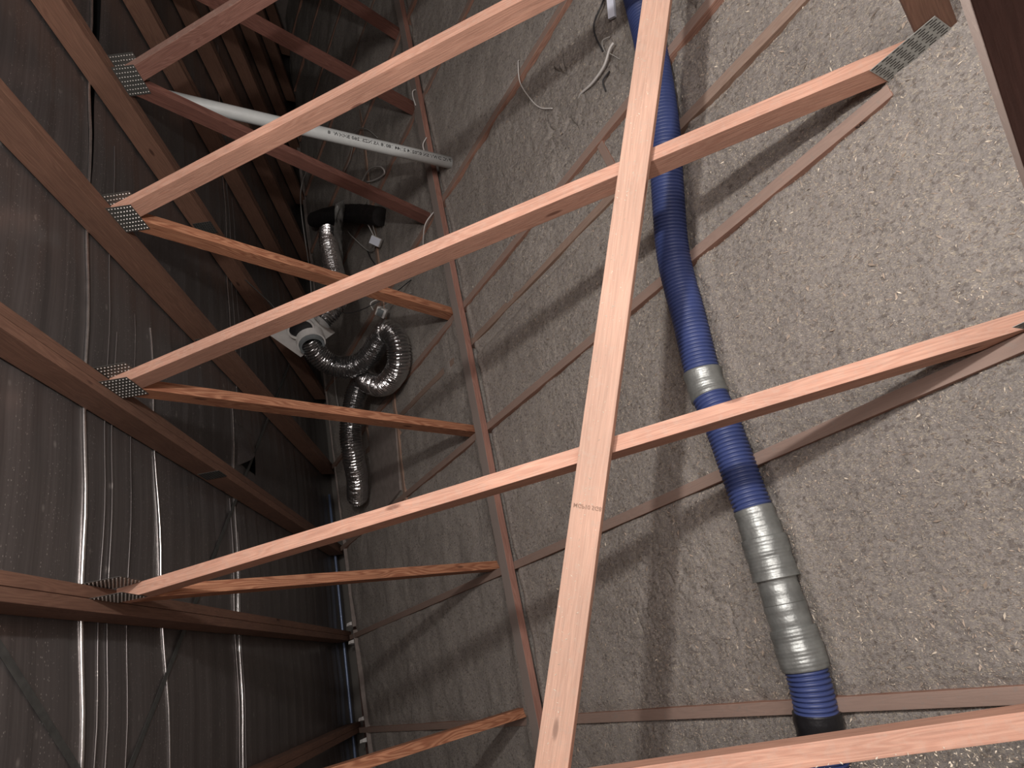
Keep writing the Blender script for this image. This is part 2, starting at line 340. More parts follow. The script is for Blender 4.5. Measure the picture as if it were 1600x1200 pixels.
def foil_sheet(x0, x1, lap, seed, slant=0.0):
    """one strip of underlay between two laps, gently wrinkled along its length, its lower edge rolled into a bead"""
    xs = list(np.arange(x0 + .03, x1, 0.03)) + [x1]
    bead = [(x0, 0)]
    ys = np.arange(Y0, Y1 + .01, 0.1); r = random.Random(seed)
    ph = [r.uniform(0, 6) for _ in range(8)]; V, F = [], []
    prof = [(x, z) for x, z in bead] + [(x, None) for x in xs]
    for y in ys:
        wob = (.004 * math.sin(y * 1.7 + ph[0]) + .0025 * math.sin(y * 4.1 + ph[1])) if lap else 0
        for x, dz in prof:
            ripple = .0022 * math.sin(x * 31 + ph[2] + .5 * math.sin(y * .8)) + .0018 * math.sin(x * 67 + ph[3] + .3 * math.sin(y * 1.3 + 1))
            # the membrane sags a little between the trusses
            near = min(abs(y - t) for t in TY); sag = -.010 * min(1, near / .35) ** 1.5
            z = M * x + .004 + sag + (dz if dz is not None else ripple * min(1, near / .1))
            V.append((x + slant * (y - 2), y, z + M * slant * (y - 2)))
    n = len(prof)
    for j in range(len(ys) - 1):
        for i in range(n - 1):
            cx, cy = prof[i][0], ys[j]
            if 2.07 < cx < 2.38 and 2.0 < cy + .05 < 2.32 and (2.38 - cx) * .9 + (cy - 2.0) * .2 < .30 and x0 < 2.3 < x1: continue
            a = j * n + i; F.append((a, a + n, a + n + 1, a + 1))
    o = pydata('foil_sheet', V, F, FOIL, ceil, smooth=True)
    return o
ceil.location = (0, 0, 0)
foil_sheet(-.33, 0.86, False, 1)
foil_sheet(0.85, 2.50, True, 2)
foil_sheet(2.47, 4.02, True, 3)
foil_sheet(4.012, 5.9, True, 4, .0487)
foil_sheet(5.3, 8.15, False, 5)
# narrow secondary creases running along the sheets
def crease(x, ya, yb, r, seed, wob=.006, slant=0.0, mat=None):
    rr = random.Random(seed); pa = rr.uniform(0, 6); path = []
    for k in range(int((yb - ya) / .12) + 2):
        y = min(ya + k * .12, yb); xx = x + slant * y + wob * math.sin(y * 1.1 + pa) + wob * .5 * math.sin(y * 2.9 + pa * 2)
        near = min(abs(y - t) for t in TY); path.append(Vector((xx, y, M * xx + .002 - .010 * min(1, near / .35) ** 1.5)))
    V, F = [], []
    for i, p in enumerate(path):
        for k in range(11):
            a = -.9 + (math.pi + 1.3) * k / 10; V.append((p.x + math.cos(a) * r * 1.15, p.y, p.z - r * .5 - math.sin(a) * r + M * math.cos(a) * r * .3))
    for i in range(len(path) - 1):
        for k in range(10): a = i * 11 + k; F.append((a, a + 11, a + 12, a + 1))
    return pydata('foil_crease', V, F, mat or FOIL, ceil, smooth=True)
crease(3.913, -.9, 6.5, .0072, 1, .002, .0487, FOILB); crease(3.298, -.7, 2.4, .0045, 3, .004, .09, FOILB); crease(2.52, -.8, 2.5, .0045, 21, .006, -.02, FOILB); crease(2.45, 2.6, 6.0, .005, 22, .006, 0, FOILB); crease(3.86, -.6, 3.3, .003, 5); crease(3.80, -.6, 2.2, .003, 6); crease(3.66, -.6, 2.4, .0022, 7)
crease(2.56, -.6, 1.7, .005, 8, .01); crease(2.48, -.4, 1.5, .003, 9, .01); crease(2.36, 2.5, 5.8, .004, 10); crease(2.27, 2.7, 4.4, .003, 11)
# torn flap of underlay hanging beside the lap
V, F = [], []
for j in range(9):
    t = j / 8
    for i in range(7):
        s = i / 6; x = 2.42 - .34 * t * (1 - .25 * s); y = 2.33 - .36 * s * (1 - .55 * t)
        z = M * x + .0 - .05 * math.sin(math.pi * min(1, t * 1.1)) * (s ** 1.5) - .035 * s * t
        V.append((x, y, z))
for j in range(8):
    for i in range(6): a = j * 7 + i; F.append((a, a + 1, a + 8, a + 7))
pydata('foil_flap', V, F, FOIL, ceil, smooth=True)

# ------------------------------------------------------------------ loose fill insulation (relief grid)
def vnoise(x, y, sc, seed):
    rs = np.random.RandomState(seed); T = rs.rand(257, 257); T[256] = T[0]; T[:, 256] = T[:, 0]
    X = x * sc + 50.3; Y = y * sc + 50.7; xi = np.floor(X).astype(int) % 256; yi = np.floor(Y).astype(int) % 256
    fx = X - np.floor(X); fy = Y - np.floor(Y); fx = fx * fx * (3 - 2 * fx); fy = fy * fy * (3 - 2 * fy)
    return (T[xi, yi] * (1 - fx) * (1 - fy) + T[xi + 1, yi] * fx * (1 - fy) + T[xi, yi + 1] * (1 - fx) * fy + T[xi + 1, yi + 1] * fx * fy) * 2 - 1
BX0, BX1 = 3.60, 3.69          # the flat binder lies on the bottom chords here
DUCT = [(5.395, -.90), (5.39, -.30), (5.403, -0.106), (5.42, -0.015), (5.447, 0.153), (5.452, 0.374), (5.460, 0.632), (5.456, 0.797), (5.452, 1.047),
        (5.439, 1.212), (5.466, 1.48), (5.496, 1.766), (5.576, 2.03), (5.665, 2.292), (5.735, 2.599), (5.775, 2.876), (5.79, 3.10), (5.78, 3.6), (5.70, 4.3), (5.55, 5.2)]
dk = np.array(DUCT)
def ins_z(x, y):
    BX1 = 3.69
    z = .010 * vnoise(x, y, 1.7, 1) + .008 * vnoise(x, y, 5, 2) + .004 * vnoise(x, y, 13, 3) + .0022 * vnoise(x, y, 31, 4) + (.0024 * vnoise(x, y, 70, 5) + .0014 * vnoise(x, y, 120, 8)) * (x > 4.4) * (y < 3.3)
    # clumpy, cracked areas
    cl = np.clip(vnoise(x, y, .9, 6) * 1.2 - .25, 0, .6) * (x > 4.2)
    cl = np.maximum(cl, np.exp(-(((x - 5.05) / .7) ** 2 + ((y - 3.0) / .45) ** 2)))
    cl = np.maximum(cl, np.exp(-(((x - 5.0) / .35) ** 2 + ((y - .45) / .25) ** 2)))
    cl = np.maximum(cl, .8 * np.exp(-(((x - 5.95) / .3) ** 2 + ((y - 2.8) / .3) ** 2)))
    c1 = np.abs(vnoise(x, y, 16, 7)); c2 = np.abs(vnoise(x + .3, y, 27, 9))
    z = z - cl * .020 * (x < 6.15) * np.clip(1 - c1 * 6, 0, 1) * np.clip(vnoise(x, y, 6, 12) + .25, 0, 1) * 1.6 - cl * .008 * (x < 6.15) * np.clip(1 - c2 * 5, 0, 1) * np.clip(vnoise(x, y, 4, 13) + .3, 0, 1)
    z = z + cl * .006 * vnoise(x, y, 22, 10)
    # bottom chords are dished out on the camera side, leaving a dark gap
    for i, t in enumerate(TY):
        s = np.where(x > BX1, 1.0, .35) if i < 5 else .3
        z = z - s * .030 * np.exp(-((y - (t - .035)) / .016) ** 2) * (.75 + .5 * vnoise(x, y, 7, 20 + i))
        z = z - .012 * np.exp(-((y - (t - .005)) / .03) ** 2)
        z = np.where((y > t - .045) & (y < t + .0) & (x > .5), np.minimum(z, .004 + .006 * vnoise(x, y, 9, 31)), z)
    z = z - .020 * np.exp(-((y - 2.255) / .02) ** 2) * (x > 1.6)
    z = np.where((y > 2.27) & (y < 2.33) & (x > BX1), np.minimum(z, -.010 + .012 * vnoise(x, y, 4, 32)), z)
    BX1 = 3.625 + .00882 * (y + .9) + .0445; BX0 = BX1 - .089
    # gap against the binder on the camera side, fibre heaped against its far side
    z = z - .080 * (x > BX1 - .065) * (x < BX1 + .006 + .006 * vnoise(x, y, 9, 33)) + .006 * np.exp(-((x - BX1 - .03) / .02) ** 2)
    z = z + .022 * np.exp(-((x - (BX0 - .06)) / .07) ** 2) * (.9 + .5 * vnoise(x, y, 3, 34))
    # hollow under the blue duct
    d = np.abs(x - np.interp(y, dk[:, 1], dk[:, 0])); z = z - .020 * np.exp(-(d / .06) ** 2) + .008 * np.exp(-((d - .10) / .03) ** 2)
    z = z + .030 * np.clip((x - 6.40) / .06, 0, 1) * np.exp(-((y - 1.78) / .10) ** 2)
    z = z - .03 * np.clip((0.55 - x) / .25, 0, 1)
    return z
def grid_axis(segs):
    out = []
    for a, b, st in segs: out += list(np.arange(a, b - 1e-6, st))
    return np.array(out + [segs[-1][1]])
gx = grid_axis([(0.40, 3.3, .020), (3.3, 3.6, .010), (3.6, 3.8, .0035), (3.8, 4.4, .010), (4.4, 6.9, .0065), (6.9, 8.6, .03), (8.6, 16.8, .3)])
gy = grid_axis([(Y0, -.4, .06), (-.4, 0.0, .012), (0.0, 3.3, .0065), (3.3, 5.2, .013), (5.2, Y1, .035)])
GX, GY = np.meshgrid(gx, gy); GZ = ins_z(GX, GY)
# the outer edge of the fill follows the slightly slanting eave batten
edge = np.interp(GY, [-.2, .93, 1.4, 9.6], [.60, .475, .375, .20]); GXs = GX + (edge - .40) * np.clip((3.0 - GX) / 2.6, 0, 1)
nx, ny = len(gx), len(gy)
me = bpy.data.meshes.new('loose_insulation'); co = np.stack([GXs, GY, GZ], -1).reshape(-1, 3).astype(np.float32)
idx = np.arange(nx * ny).reshape(ny, nx); q = np.stack([idx[:-1, :-1], idx[:-1, 1:], idx[1:, 1:], idx[1:, :-1]], -1).reshape(-1, 4)
me.vertices.add(len(co)); me.vertices.foreach_set('co', co.ravel()); me.loops.add(q.size); me.polygons.add(len(q))
me.loops.foreach_set('vertex_index', q.ravel().astype(np.int32)); me.polygons.foreach_set('loop_start', np.arange(0, q.size, 4, dtype=np.int32))
me.polygons.foreach_set('loop_total', np.full(len(q), 4, dtype=np.int32)); me.update(); me.shade_smooth()
ins = link('loose_insulation', me, INS)
tag(ins, 'thick grey-brown blown fibre insulation covering the ceiling between timbers', 'insulation', kind='stuff')
# loose slivers lying on it
def slivers(name, n, m, smin, smax, seed, hz=1.0):
    rs = np.random.RandomState(seed); x = rs.uniform(3.8, 7.0, n * 3); y = rs.uniform(-.3, 3.4, n * 3)
    far = np.hypot(x - 7.0, y - .4); keep = rs.rand(n * 3) < np.clip(2.3 / far, .2, 1) ** 2; x, y = x[keep][:n], y[keep][:n]; n = len(x)
    z = ins_z(x, y) + .0012; a = rs.uniform(0, 6.28, n); s = rs.uniform(smin, smax, n) * (1 + 1.5 * (rs.rand(n) < .03)); wd = s * rs.uniform(.12, .30, n); tl = rs.uniform(-.45, .45, n)
    ux, uy = np.cos(a), np.sin(a); P = np.zeros((n, 4, 3))
    P[:, 0] = np.stack([x - ux * s, y - uy * s, z - tl * s], -1); P[:, 2] = np.stack([x + ux * s, y + uy * s, z + tl * s], -1)
    P[:, 1] = np.stack([x - uy * wd, y + ux * wd, z + wd * .8 * hz], -1); P[:, 3] = np.stack([x + uy * wd, y - ux * wd, z + wd * .1], -1)
    F = np.arange(n * 4).reshape(n, 4)
    me = bpy.data.meshes.new(name); me.vertices.add(n * 4); me.vertices.foreach_set('co', P.astype(np.float32).ravel()); me.loops.add(n * 4); me.polygons.add(n)
    me.loops.foreach_set('vertex_index', F.ravel().astype(np.int32)); me.polygons.foreach_set('loop_start', np.arange(0, n * 4, 4, dtype=np.int32))
    me.polygons.foreach_set('loop_total', np.full(n, 4, dtype=np.int32)); me.update()
    o = link(name, me, m, ins); tag(o, kind='stuff')
slivers('pale_slivers', 26000, CRUMB, .0020, .0050, 5)
slivers('brown_slivers', 46000, CRUMB_D, .0022, .0060, 6, 1.8)

# ------------------------------------------------------------------ text on timber and pipe
def text_mesh(body, size):
    cu = bpy.data.curves.new('text', 'FONT'); cu.body = body; cu.size = size; cu.offset = size * .018; cu.align_x = 'LEFT'; cu.resolution_u = 2
    o = bpy.data.objects.new('t', cu); COL.objects.link(o); dg = bpy.context.evaluated_depsgraph_get()
    me = bpy.data.meshes.new_from_object(o.evaluated_get(dg)); bpy.data.objects.remove(o); return me

# ------------------------------------------------------------------ roof trusses
def nail_plate(parent, cx, cz, y, L, H, ang, cols, rows, slotm=None, facing=-1, bright=False, mat=None):
    """pressed steel plate in the truss plane with its rows of punched slots / teeth (a sub-part)"""
    d = Vector((math.cos(ang), 0, math.sin(ang))); n = Vector((-math.sin(ang), 0, math.cos(ang))); f = Vector((0, facing, 0))
    MW = Matrix.Translation((cx, y, cz)) @ Matrix(((d.x, n.x, f.x), (d.y, n.y, f.y), (d.z, n.z, f.z))).to_4x4()
    t = .0012; V = [(sx * L / 2, sy * H / 2, z) for z in (0, t) for sx, sy in ((-1, -1), (1, -1), (1, 1), (-1, 1))]
    p = pydata('nail_plate', V, [(0, 3, 2, 1), (4, 5, 6, 7), (0, 1, 5, 4), (1, 2, 6, 5), (2, 3, 7, 6), (3, 0, 4, 7)], mat or PLATE, parent, MW)
    V, F = [], []; r = random.Random(int(abs(cx * 977 + cz * 131)))
    for i in range(cols):
        for j in range(rows):
            x = -L / 2 + L * (i + .5) / cols; yy = -H / 2 + H * (j + .5) / rows
            if not bright: x += (L / cols * .10) * (1 if j % 2 else -1)
            k = len(V)
            if bright:      # a curled tooth stub catching the light
                a, b_, h = .0026, .0030, .0042
                x += r.uniform(-.0008, .0008)
                V += [(x - a, yy - b_, t), (x + a, yy - b_, t), (x + a, yy + b_, t), (x - a, yy + b_, t), (x, yy, t + h)]
                F += [(k, k + 1, k + 4), (k + 1, k + 2, k + 4), (k + 2, k + 3, k + 4), (k + 3, k, k + 4)]
            else:           # an open slot
                a, b_ = L / cols * .31, H / rows * .17
                V += [(x - a, yy - b_, t + .0004), (x + a, yy - b_, t + .0004), (x + a, yy + b_, t + .0004), (x - a, yy + b_, t + .0004)]
                F += [(k, k + 1, k + 2, k + 3)]
    s = pydata('punched_teeth' if bright else 'punched_slots', V, F, TOOTH if bright else SLOT, p); tag(s, kind='stuff')
    return p

def line_pts(top, foot): return Vector((top[0], 0, top[1])), Vector((foot[0], 0, foot[1]))
def clip_below(poly, p, q):
    """keep the part of the polygon below the line p-q (p left of q)"""
    f = lambda v: (v[1] - p[1]) - (q[1] - p[1]) / (q[0] - p[0]) * (v[0] - p[0]); out = []
    for a, b in zip(poly, poly[1:] + poly[:1]):
        if f(a) <= 0: out.append(a)
        if f(a) * f(b) < 0: t = f(a) / (f(a) - f(b)); out.append((a[0] + (b[0] - a[0]) * t, a[1] + (b[1] - a[1]) * t))
    return out
def web_poly(top, foot, depth, side):
    """top edge line from top (on the chord underside) to foot (z=.02); depth measured to one side"""
    (x0, z0), (x1, z1) = top, foot; dx, dz = x1 - x0, z1 - z0; L = math.hypot(dx, dz); dx, dz = dx / L, dz / L
    nx_, nz_ = dz * side, -dx * side
    ax, az = x0 + nx_ * depth, z0 + nz_ * depth            # second edge line, recut on chord underside and at foot level
    t = (M * ax + LO - az) / (dz - M * dx); a = (ax + dx * t, az + dz * t)
    zf = -.02
    t1 = (zf - z0) / dz; f0 = (x0 + dx * t1, zf); t2 = (zf - az) / dz; f1 = (ax + dx * t2, zf)
    return [(x0, z0), f0, f1, a]

LONG = {0: ((4.085, 2.018), (6.62, .02)), 1: ((4.02, 1.983), (6.446, .02)), 2: ((4.106, 2.029), (6.571, .02)), 3: ((4.136, 2.045), (6.634, .02)), 4: ((4.124, 2.039), (6.676, .02))}
SHORT = {0: ((4.09, 2.02), (3.50, .02)), 1: ((4.064, 2.007), (3.470, .02)), 2: ((4.152, 2.054), (3.535, .02)), 3: ((4.161, 2.058), (3.539, .02)),
         4: ((4.149, 2.052), (3.458, .02)), 5: ((4.163, 2.059), (3.582, .02)), 6: ((4.16, 2.058), (3.545, .02))}
TRUSS_LABEL = ['roof truss closest to the camera, web across the bottom right corner',
    'second roof truss, its long pale web nicked by a dark saw cut',
    'roof truss whose long web runs to the exposed slotted steel plate at the upper right',
    'roof truss whose long pale web leaves the top edge left of the white strip',
    'roof truss with the knotty short web crossing the white vent pipe',
    'dim roof truss whose short web ends beside the binder just above the white pipe',
    'shadowed roof truss whose short web ends at the top edge beside the binder',
    'dark roof truss fading into shadow at the upper left, first beyond the lit ones',
    'dark roof truss second beyond the lit ones, deep in the upper left shadow',
    'barely lit roof truss third beyond the lit ones, in the upper left shadow',
    'furthest roof truss, next to the far wall in deep shadow']
for i, ty in enumerate(TY):
    root = empty('roof_truss', (0.3, ty, 0)); tag(root, TRUSS_LABEL[i], 'roof truss', 'roof trusses in a row')
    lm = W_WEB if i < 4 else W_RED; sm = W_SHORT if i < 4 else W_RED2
    xr = X_RIDGE - .05; xe = .16; yb = ty + .047
    jit = (RNG.uniform(-.004, .004) if i > 2 else 0)
    xc = 6.425 if i == 2 else xr
    # near ply (fixed over the plates) and truss chord proper
    prism_xz('rafter_ply', [(xe, max(M * xe + LO, -.10)), (xr, M * xr + LO), (xr, M * xr + UP), (xe, M * xe + UP)], ty - .046, ty - .001, W_CHORD, root)
    prism_xz('top_chord', [(xe, M * xe + LO), (xr, M * xr + LO), (xr, M * xr + UP), (xe, M * xe + UP)], ty + .001, ty + .045, W_CHORD, root)
    prism_xz('bottom_chord', [(.34, -.075), (xc, -.075), (xc, .012), (.34, .012)], ty - .045, ty - .001, W_DUSTY, root)
    Lg = LONG.get(i, ((4.12, 2.037), (6.62, .02))); Sh = SHORT.get(i, ((4.15, 2.052), (3.54, .02)))
    if i == 0:   # seen from its far side
        Lg = ((4.02, 1.984), None)
        d = (6.191 - 5.487, .345 - .832); s = d[1] / d[0]; x0 = (.832 - s * 5.487 - LO) / (M - s)
        Lg = ((x0, M * x0 + LO), (5.487 + (.02 - .832) / s, .02))
    lp = web_poly(Lg[0], Lg[1], .090, 1)
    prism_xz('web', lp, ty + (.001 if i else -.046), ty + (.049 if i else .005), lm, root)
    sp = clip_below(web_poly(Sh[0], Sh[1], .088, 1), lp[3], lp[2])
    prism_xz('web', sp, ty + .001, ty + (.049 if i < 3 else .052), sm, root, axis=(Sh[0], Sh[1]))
    # steep outer web from the foot plate towards the ridge
    fx = Lg[1][0]; a0 = (fx - .035, -.02); sl = 3.3; xt = (sl * a0[0] + .02 + LO) / (sl - M); tt = (xt, M * xt + LO)
    a1 = (a0[0] + .098, -.02); xt2 = (sl * a1[0] + .02 + LO) / (sl - M); t2 = (xt2, M * xt2 + LO)
    if i == 1: a0, a1 = (6.515, -.02), (6.613, -.02); xt = (sl * a0[0] + .02 + LO) / (sl - M); tt = (xt, M * xt + LO); xt2 = (sl * a1[0] + .02 + LO) / (sl - M); t2 = (xt2, M * xt2 + LO)
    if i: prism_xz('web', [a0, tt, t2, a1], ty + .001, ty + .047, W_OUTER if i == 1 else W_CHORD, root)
    if i and i < 6:
        ang = math.atan(M)
        nx0 = 4.10
        cx = nx0 + .030; cz = M * cx + LO - .052
        nail_plate(root, cx - .02, cz - .0, ty - .0006, .185, .15, ang, 7, 11, bright=True)
        nail_plate(root, cx + .012, cz + .006, ty + .0505, .185, .15, ang, 7, 11, facing=-1, bright=True)
    if 1 < i < 5:    # splice plate low on the near ply
        cx = 3.02; cz = M * cx + LO + .055
        nail_plate(root, cx, cz, ty - .0462, .13, .12, math.atan(M), 6, 8, mat=STRAPM)
    if i == 2:       # exposed heel plate where the long web meets the steep web
        nail_plate(root, 6.532, .038, ty - .0014, .192, .165, -.05, 6, 15, mat=PLATE_L)
    if i == 1:
        nail_plate(root, 6.53, .03, ty - .0014, .19, .16, 0.0, 6, 15, mat=PLATE_L)
    if i == 1:       # dark crack across the web
        p0 = Vector(Lg[0] + (0,)); d = (Vector((Lg[1][0], Lg[1][1])) - Vector(Lg[0])).normalized(); q = Vector((5.50, .0)); 
        zz = Lg[0][1] + (5.50 - Lg[0][0]) * d.y / d.x
        bar('saw_nick', (5.50, ty + .0, zz + .0008), (5.512, ty + .049, zz - .009), (.63, 0, .777), .004, .006, SLOT, root, bev=0)
    # fibre crumbs settled on the upper faces of the webs we look down on
    if i in (1, 2, 3):
        pts = []; A = Vector((Lg[0][0], 0, Lg[0][1])); B = Vector((Lg[1][0], 0, Lg[1][1])); nrm = Vector((.63, 0, .777)); rr = random.Random(i)
        for _ in range(900 if i < 3 else 300):
            t = 1 - abs(rr.gauss(0, .38)); 
            if t < .05 or t > .97: continue
            pts.append((A.lerp(B, t) + Vector((0, rr.uniform(.002, .046), 0)) + nrm * .0006, nrm))
        crumbs('fibre_crumbs', pts[::2], CRUMB, root, (.0010, .0026), seed=i)
    if i == 2:
        me = text_mesh('SG', .026); o = link('grade_stamp', me, INK, root, Matrix.Translation((6.290, ty - .0462, -.012)) @ Matrix(((1, 0, 0), (0, 0, 1), (0, 1, 0))).to_4x4() @ Matrix.Scale(-1, 4, (0, 0, 1)))
        me = text_mesh('10', .022); o = link('grade_stamp', me, INK, root, Matrix.Translation((6.222, ty - .0462, -.016)) @ Matrix(((1, 0, 0), (0, 0, 1), (0, 1, 0))).to_4x4() @ Matrix.Scale(-1, 4, (0, 0, 1)))

# ------------------------------------------------------------------ separate timbers
up = Vector((.623, -.082, .778))
A, B = Vector((5.260, .1125, .9585)), Vector((6.124, 2.2895, .495)); dd = (B - A)
b = bar('timber_brace', A - dd * .42, B + dd * .32, up, .0945, .036, W_BRACE, bev=.004, sub=30, rough=.0006, seed=4)
tag(b, 'long pinkish timber brace crossing over the truss webs from top to bottom', 'timber brace')
pts = []; rr = random.Random(9); sd = up.normalized().cross(dd.normalized())
for _ in range(1500): pts.append((A.lerp(B, rr.uniform(-.3, 1.25)) + sd * rr.gauss(.008, .022) + up.normalized() * .0006, up.normalized()))
pts = [p for p in pts if abs((p[0] - A).dot(sd)) < .044]
crumb_brace = crumbs('fibre_crumbs', pts[::3], CRUMB, None, (.0008, .0024), seed=12)
crumb_brace.parent = b; crumb_brace.matrix_parent_inverse = b.matrix_world.inverted()
me = text_mesh('MGP10 SG8', .017); d1 = dd.normalized(); upn = (up - d1 * up.dot(d1)).normalized(); s1 = upn.cross(d1)
st = link('grade_stamp', me, INKF, None, Matrix.Translation(A.lerp(B, .30) + upn * .0008 + s1 * .040) @ Matrix(((-s1.x, -d1.x, upn.x), (-s1.y, -d1.y, upn.y), (-s1.z, -d1.z, upn.z))).to_4x4())
st.parent = b; st.matrix_parent_inverse = b.matrix_world.inverted()

bn = bar('ceiling_binder', (3.625, -.9, .058), (3.70, 7.6, .058), (0, 0, 1), .088, .043, W_BINDER, bev=.002, sub=50, rough=.002, seed=8)
tag(bn, 'dusty reddish binder lying across the bottom chords beside the short web feet', 'ceiling binder')
r2 = bar('ceiling_runner', (2.20, 1.70, .012), (2.47, 5.6, .012), (0, 0, 1), .045, .07, W_PALE, sub=20, rough=.001, seed=2)
tag(r2, 'thin pale runner half buried in the insulation below the silver duct loop', 'ceiling runner')
r3 = bar('ceiling_runner', (1.50, 2.62, .012), (1.74, 1.95, .012), (0, 0, 1), .04, .07, W_PALE)
tag(r3, 'short pale timber offcut showing beside the hanging end of the silver duct', 'timber offcut')
jo = bar('ceiling_joist', (1.4, 2.40, .002), (7.2, 2.252, .002), (0, 0, 1), .045, .07, W_PALE, sub=20, rough=.0015, seed=5)
tag(jo, 'grey weathered joist between two bottom chords, running under the binder and the blue duct', 'ceiling joist')
nb = bar('timber_nogging', (5.262, 2.595, .004), (5.305, 2.35, .004), (0, 0, 1), .045, .06, W_DUSTY)
tag(nb, 'short timber nogging between the pale joist and the next bottom chord', 'timber nogging')
fb = slab('fibre_board', [(1.42, 1.72, -.02), (2.15, 1.80, -.02), (2.25, 2.32, -.02), (1.62, 2.62, -.02), (1.42, 1.72, .018), (2.15, 1.80, .022), (2.25, 2.32, .024), (1.62, 2.62, .018)], BOARD, None)
tag(fb, 'flat dusty grey board on the insulation beside the lower silver duct', 'board')
eb = bar('eave_batten', (.605, -.9, .012), (.475, .93, .012), (0, 0, 1), .018, .05, BOARD, sub=12, rough=.002, seed=3)
tag(eb, 'thin pale edge batten holding back the insulation at the lower left eave', 'eave batten')
eb2 = bar('eave_batten', (.470, .96, .012), (.20, 7.5, .012), (0, 0, 1), .018, .05, BOARD, sub=12, rough=.004, seed=6)
tag(eb2, 'dim edge batten continuing along the eave behind the silver ducts', 'eave batten')
tp = bar('wall_plate', (.16, -1.2, -.10), (.16, 8.5, -.10), (0, 0, 1), .09, .045, W_DARK)
tag(tp, 'dark wall plate under the rafter ends at the eave', 'wall plate')
gp = tube('eave_glint', [Vector((.045, y, -.012 - .02 * 0)) for y in np.linspace(-1.0, 2.4, 12)], .014, GLINTB, seg=14)  # thin blue tube stands in for a daylight glint along the eave
tag(gp, 'thin blue-grey tube added as a daylight glint along the dark eave gap', 'pipe')
for k, (x, y) in enumerate([(.40, .835), (.44, -.02), (.40, 1.0), (.47, .16)]):
    t = slab('packer', [(x - .03, y - .03, -.03), (x + .03, y - .02, -.03), (x + .02, y + .02, -.03), (x - .03, y + .01, -.03), (x - .01, y - .02, .045), (x + .02, y - .015, .025), (x + .015, y + .012, .02), (x - .01, y + .006, .04)], WHITEP, None)
    tag(t, ['small white wedge packer below the rafter end in the lower left eave', 'small white wedge below the lowest rafter end at the eave',
            'small white wedge packer above the rafter end beside the eave batten', 'small white wedge above the lowest rafter end at the eave'][k], 'packer', 'white eave packers')

# perforated strap braces pinned between chords and underlay
def strap(a, b_, wdt, label):
    a, b_ = Vector(a), Vector(b_); n = Vector((M, 0, -1)).normalized(); d = (b_ - a).normalized(); s = n.cross(d)
    MW = Matrix.Translation(a) @ Matrix(((d.x, s.x, n.x), (d.y, s.y, n.y), (d.z, s.z, n.z))).to_4x4(); L = (b_ - a).length
    V = [(x, y, z) for z in (0, .0012) for x, y in ((0, -wdt / 2), (L, -wdt / 2), (L, wdt / 2), (0, wdt / 2))]
    o = pydata('steel_strap', V, [(0, 3, 2, 1), (4, 5, 6, 7), (0, 1, 5, 4), (1, 2, 6, 5), (2, 3, 7, 6), (3, 0, 4, 7)], STRAPM, None, MW)
    V, F = [], []; k = 0; x = .012
    while x < L - .01:
        yy = 0; r_ = .0042; c = len(V)
        V += [(x + r_ * math.cos(q_ * math.pi / 3), yy + r_ * math.sin(q_ * math.pi / 3), .0013) for q_ in range(6)] + [(x, yy, .0036)]
        F += [(c + q_, c + (q_ + 1) % 6, c + 6) for q_ in range(6)]; x += .0155
    s_ = pydata('pressed_dimples', V, F, PLATE, o); tag(s_, kind='stuff'); tag(o, label, 'steel strap'); return o
d0 = Vector((3.64, .311, M * 3.64 - .010)); d1_ = Vector((1.187, 3.286, M * 1.187 - .010))
strap(d0 + (d0 - d1_) * .25, d1_ + (d1_ - d0) * .1, .030, 'perforated steel strap slanting up the foil from the bottom edge past the torn flap')
d0 = Vector((4.333, .741, M * 4.333 - .010)); d1_ = Vector((3.965, .362, M * 3.965 - .010))
strap(d0 + (d0 - d1_) * 1.1, d1_ - (d0 - d1_) * 2.2, .034, 'perforated steel strap crossing the foil in the bottom left corner')

# ------------------------------------------------------------------ blue ribbed duct with tape wraps
R0 = .066
path3 = []
for (x, y) in DUCT:
    z = .052 + (.0 if y < 3.2 else -.01)
    path3.append(Vector((x, y, z)))
sm_ = resample(catmull(path3, 14), .0018)
def section(name, ya, yb, radf, mat, parent, label=None, step=1, seg=36):
    P = [p for p in sm_ if ya <= p.y <= yb][::step]; acc = 0; Rr = []
    for i, p in enumerate(P):
        if i: acc += (p - P[i - 1]).length
        Rr.append(radf(p.y, acc))
    o = tube(name, P, Rr, mat, parent, seg=seg); 
    if label: tag(o, label=label)
    return o
duct = empty('flexible_duct', (5.46, .63, 0)); tag(duct, 'long blue ribbed flexible duct with silver tape wraps lying on the insulation', 'duct')
PITCH = .0150
def rib(y, s):
    u = (s % PITCH) / PITCH; return R0 + (.0016 * math.sin(math.pi * min(1, u / .64)) if u < .64 else -.0085)
def ribpath(ya, yb): 
    P = [p for p in sm_ if ya <= p.y <= yb]; return P
section('duct_hose', -.85, -.055, rib, BLUE, duct, 'blue hose length below the nearest web')
section('duct_hose', .048, .185, rib, BLUE, duct, 'short blue hose length between silver tape and black wrap')
section('duct_hose', .70, 1.165, rib, BLUE, duct, 'blue hose length between the two silver taped areas')
section('duct_hose', 1.255, 5.0, rib, BLUE, duct, 'long blue hose length running up behind the brace')
def wrap(base, wr, seed):
    r = random.Random(seed); ph = r.uniform(0, 6)
    return lambda y, s: base + .0007 * math.sin(s * 2 * math.pi / .0115 + ph) * wr + .0012 * math.sin(s * 60 + ph) + .0009 * math.sin(s * 143 + ph)
section('tape_wrap', 1.155, 1.268, wrap(.0715, .6, 1), TAPE, duct, 'narrow silver tape band', 2)
section('tape_wrap', .595, .715, wrap(.0700, .6, 2), TAPE, duct, 'silver tape wrap', 2)
section('tape_wrap', .468, .610, wrap(.0770, 1, 3), TAPE, duct, 'silver tape wrap', 2)
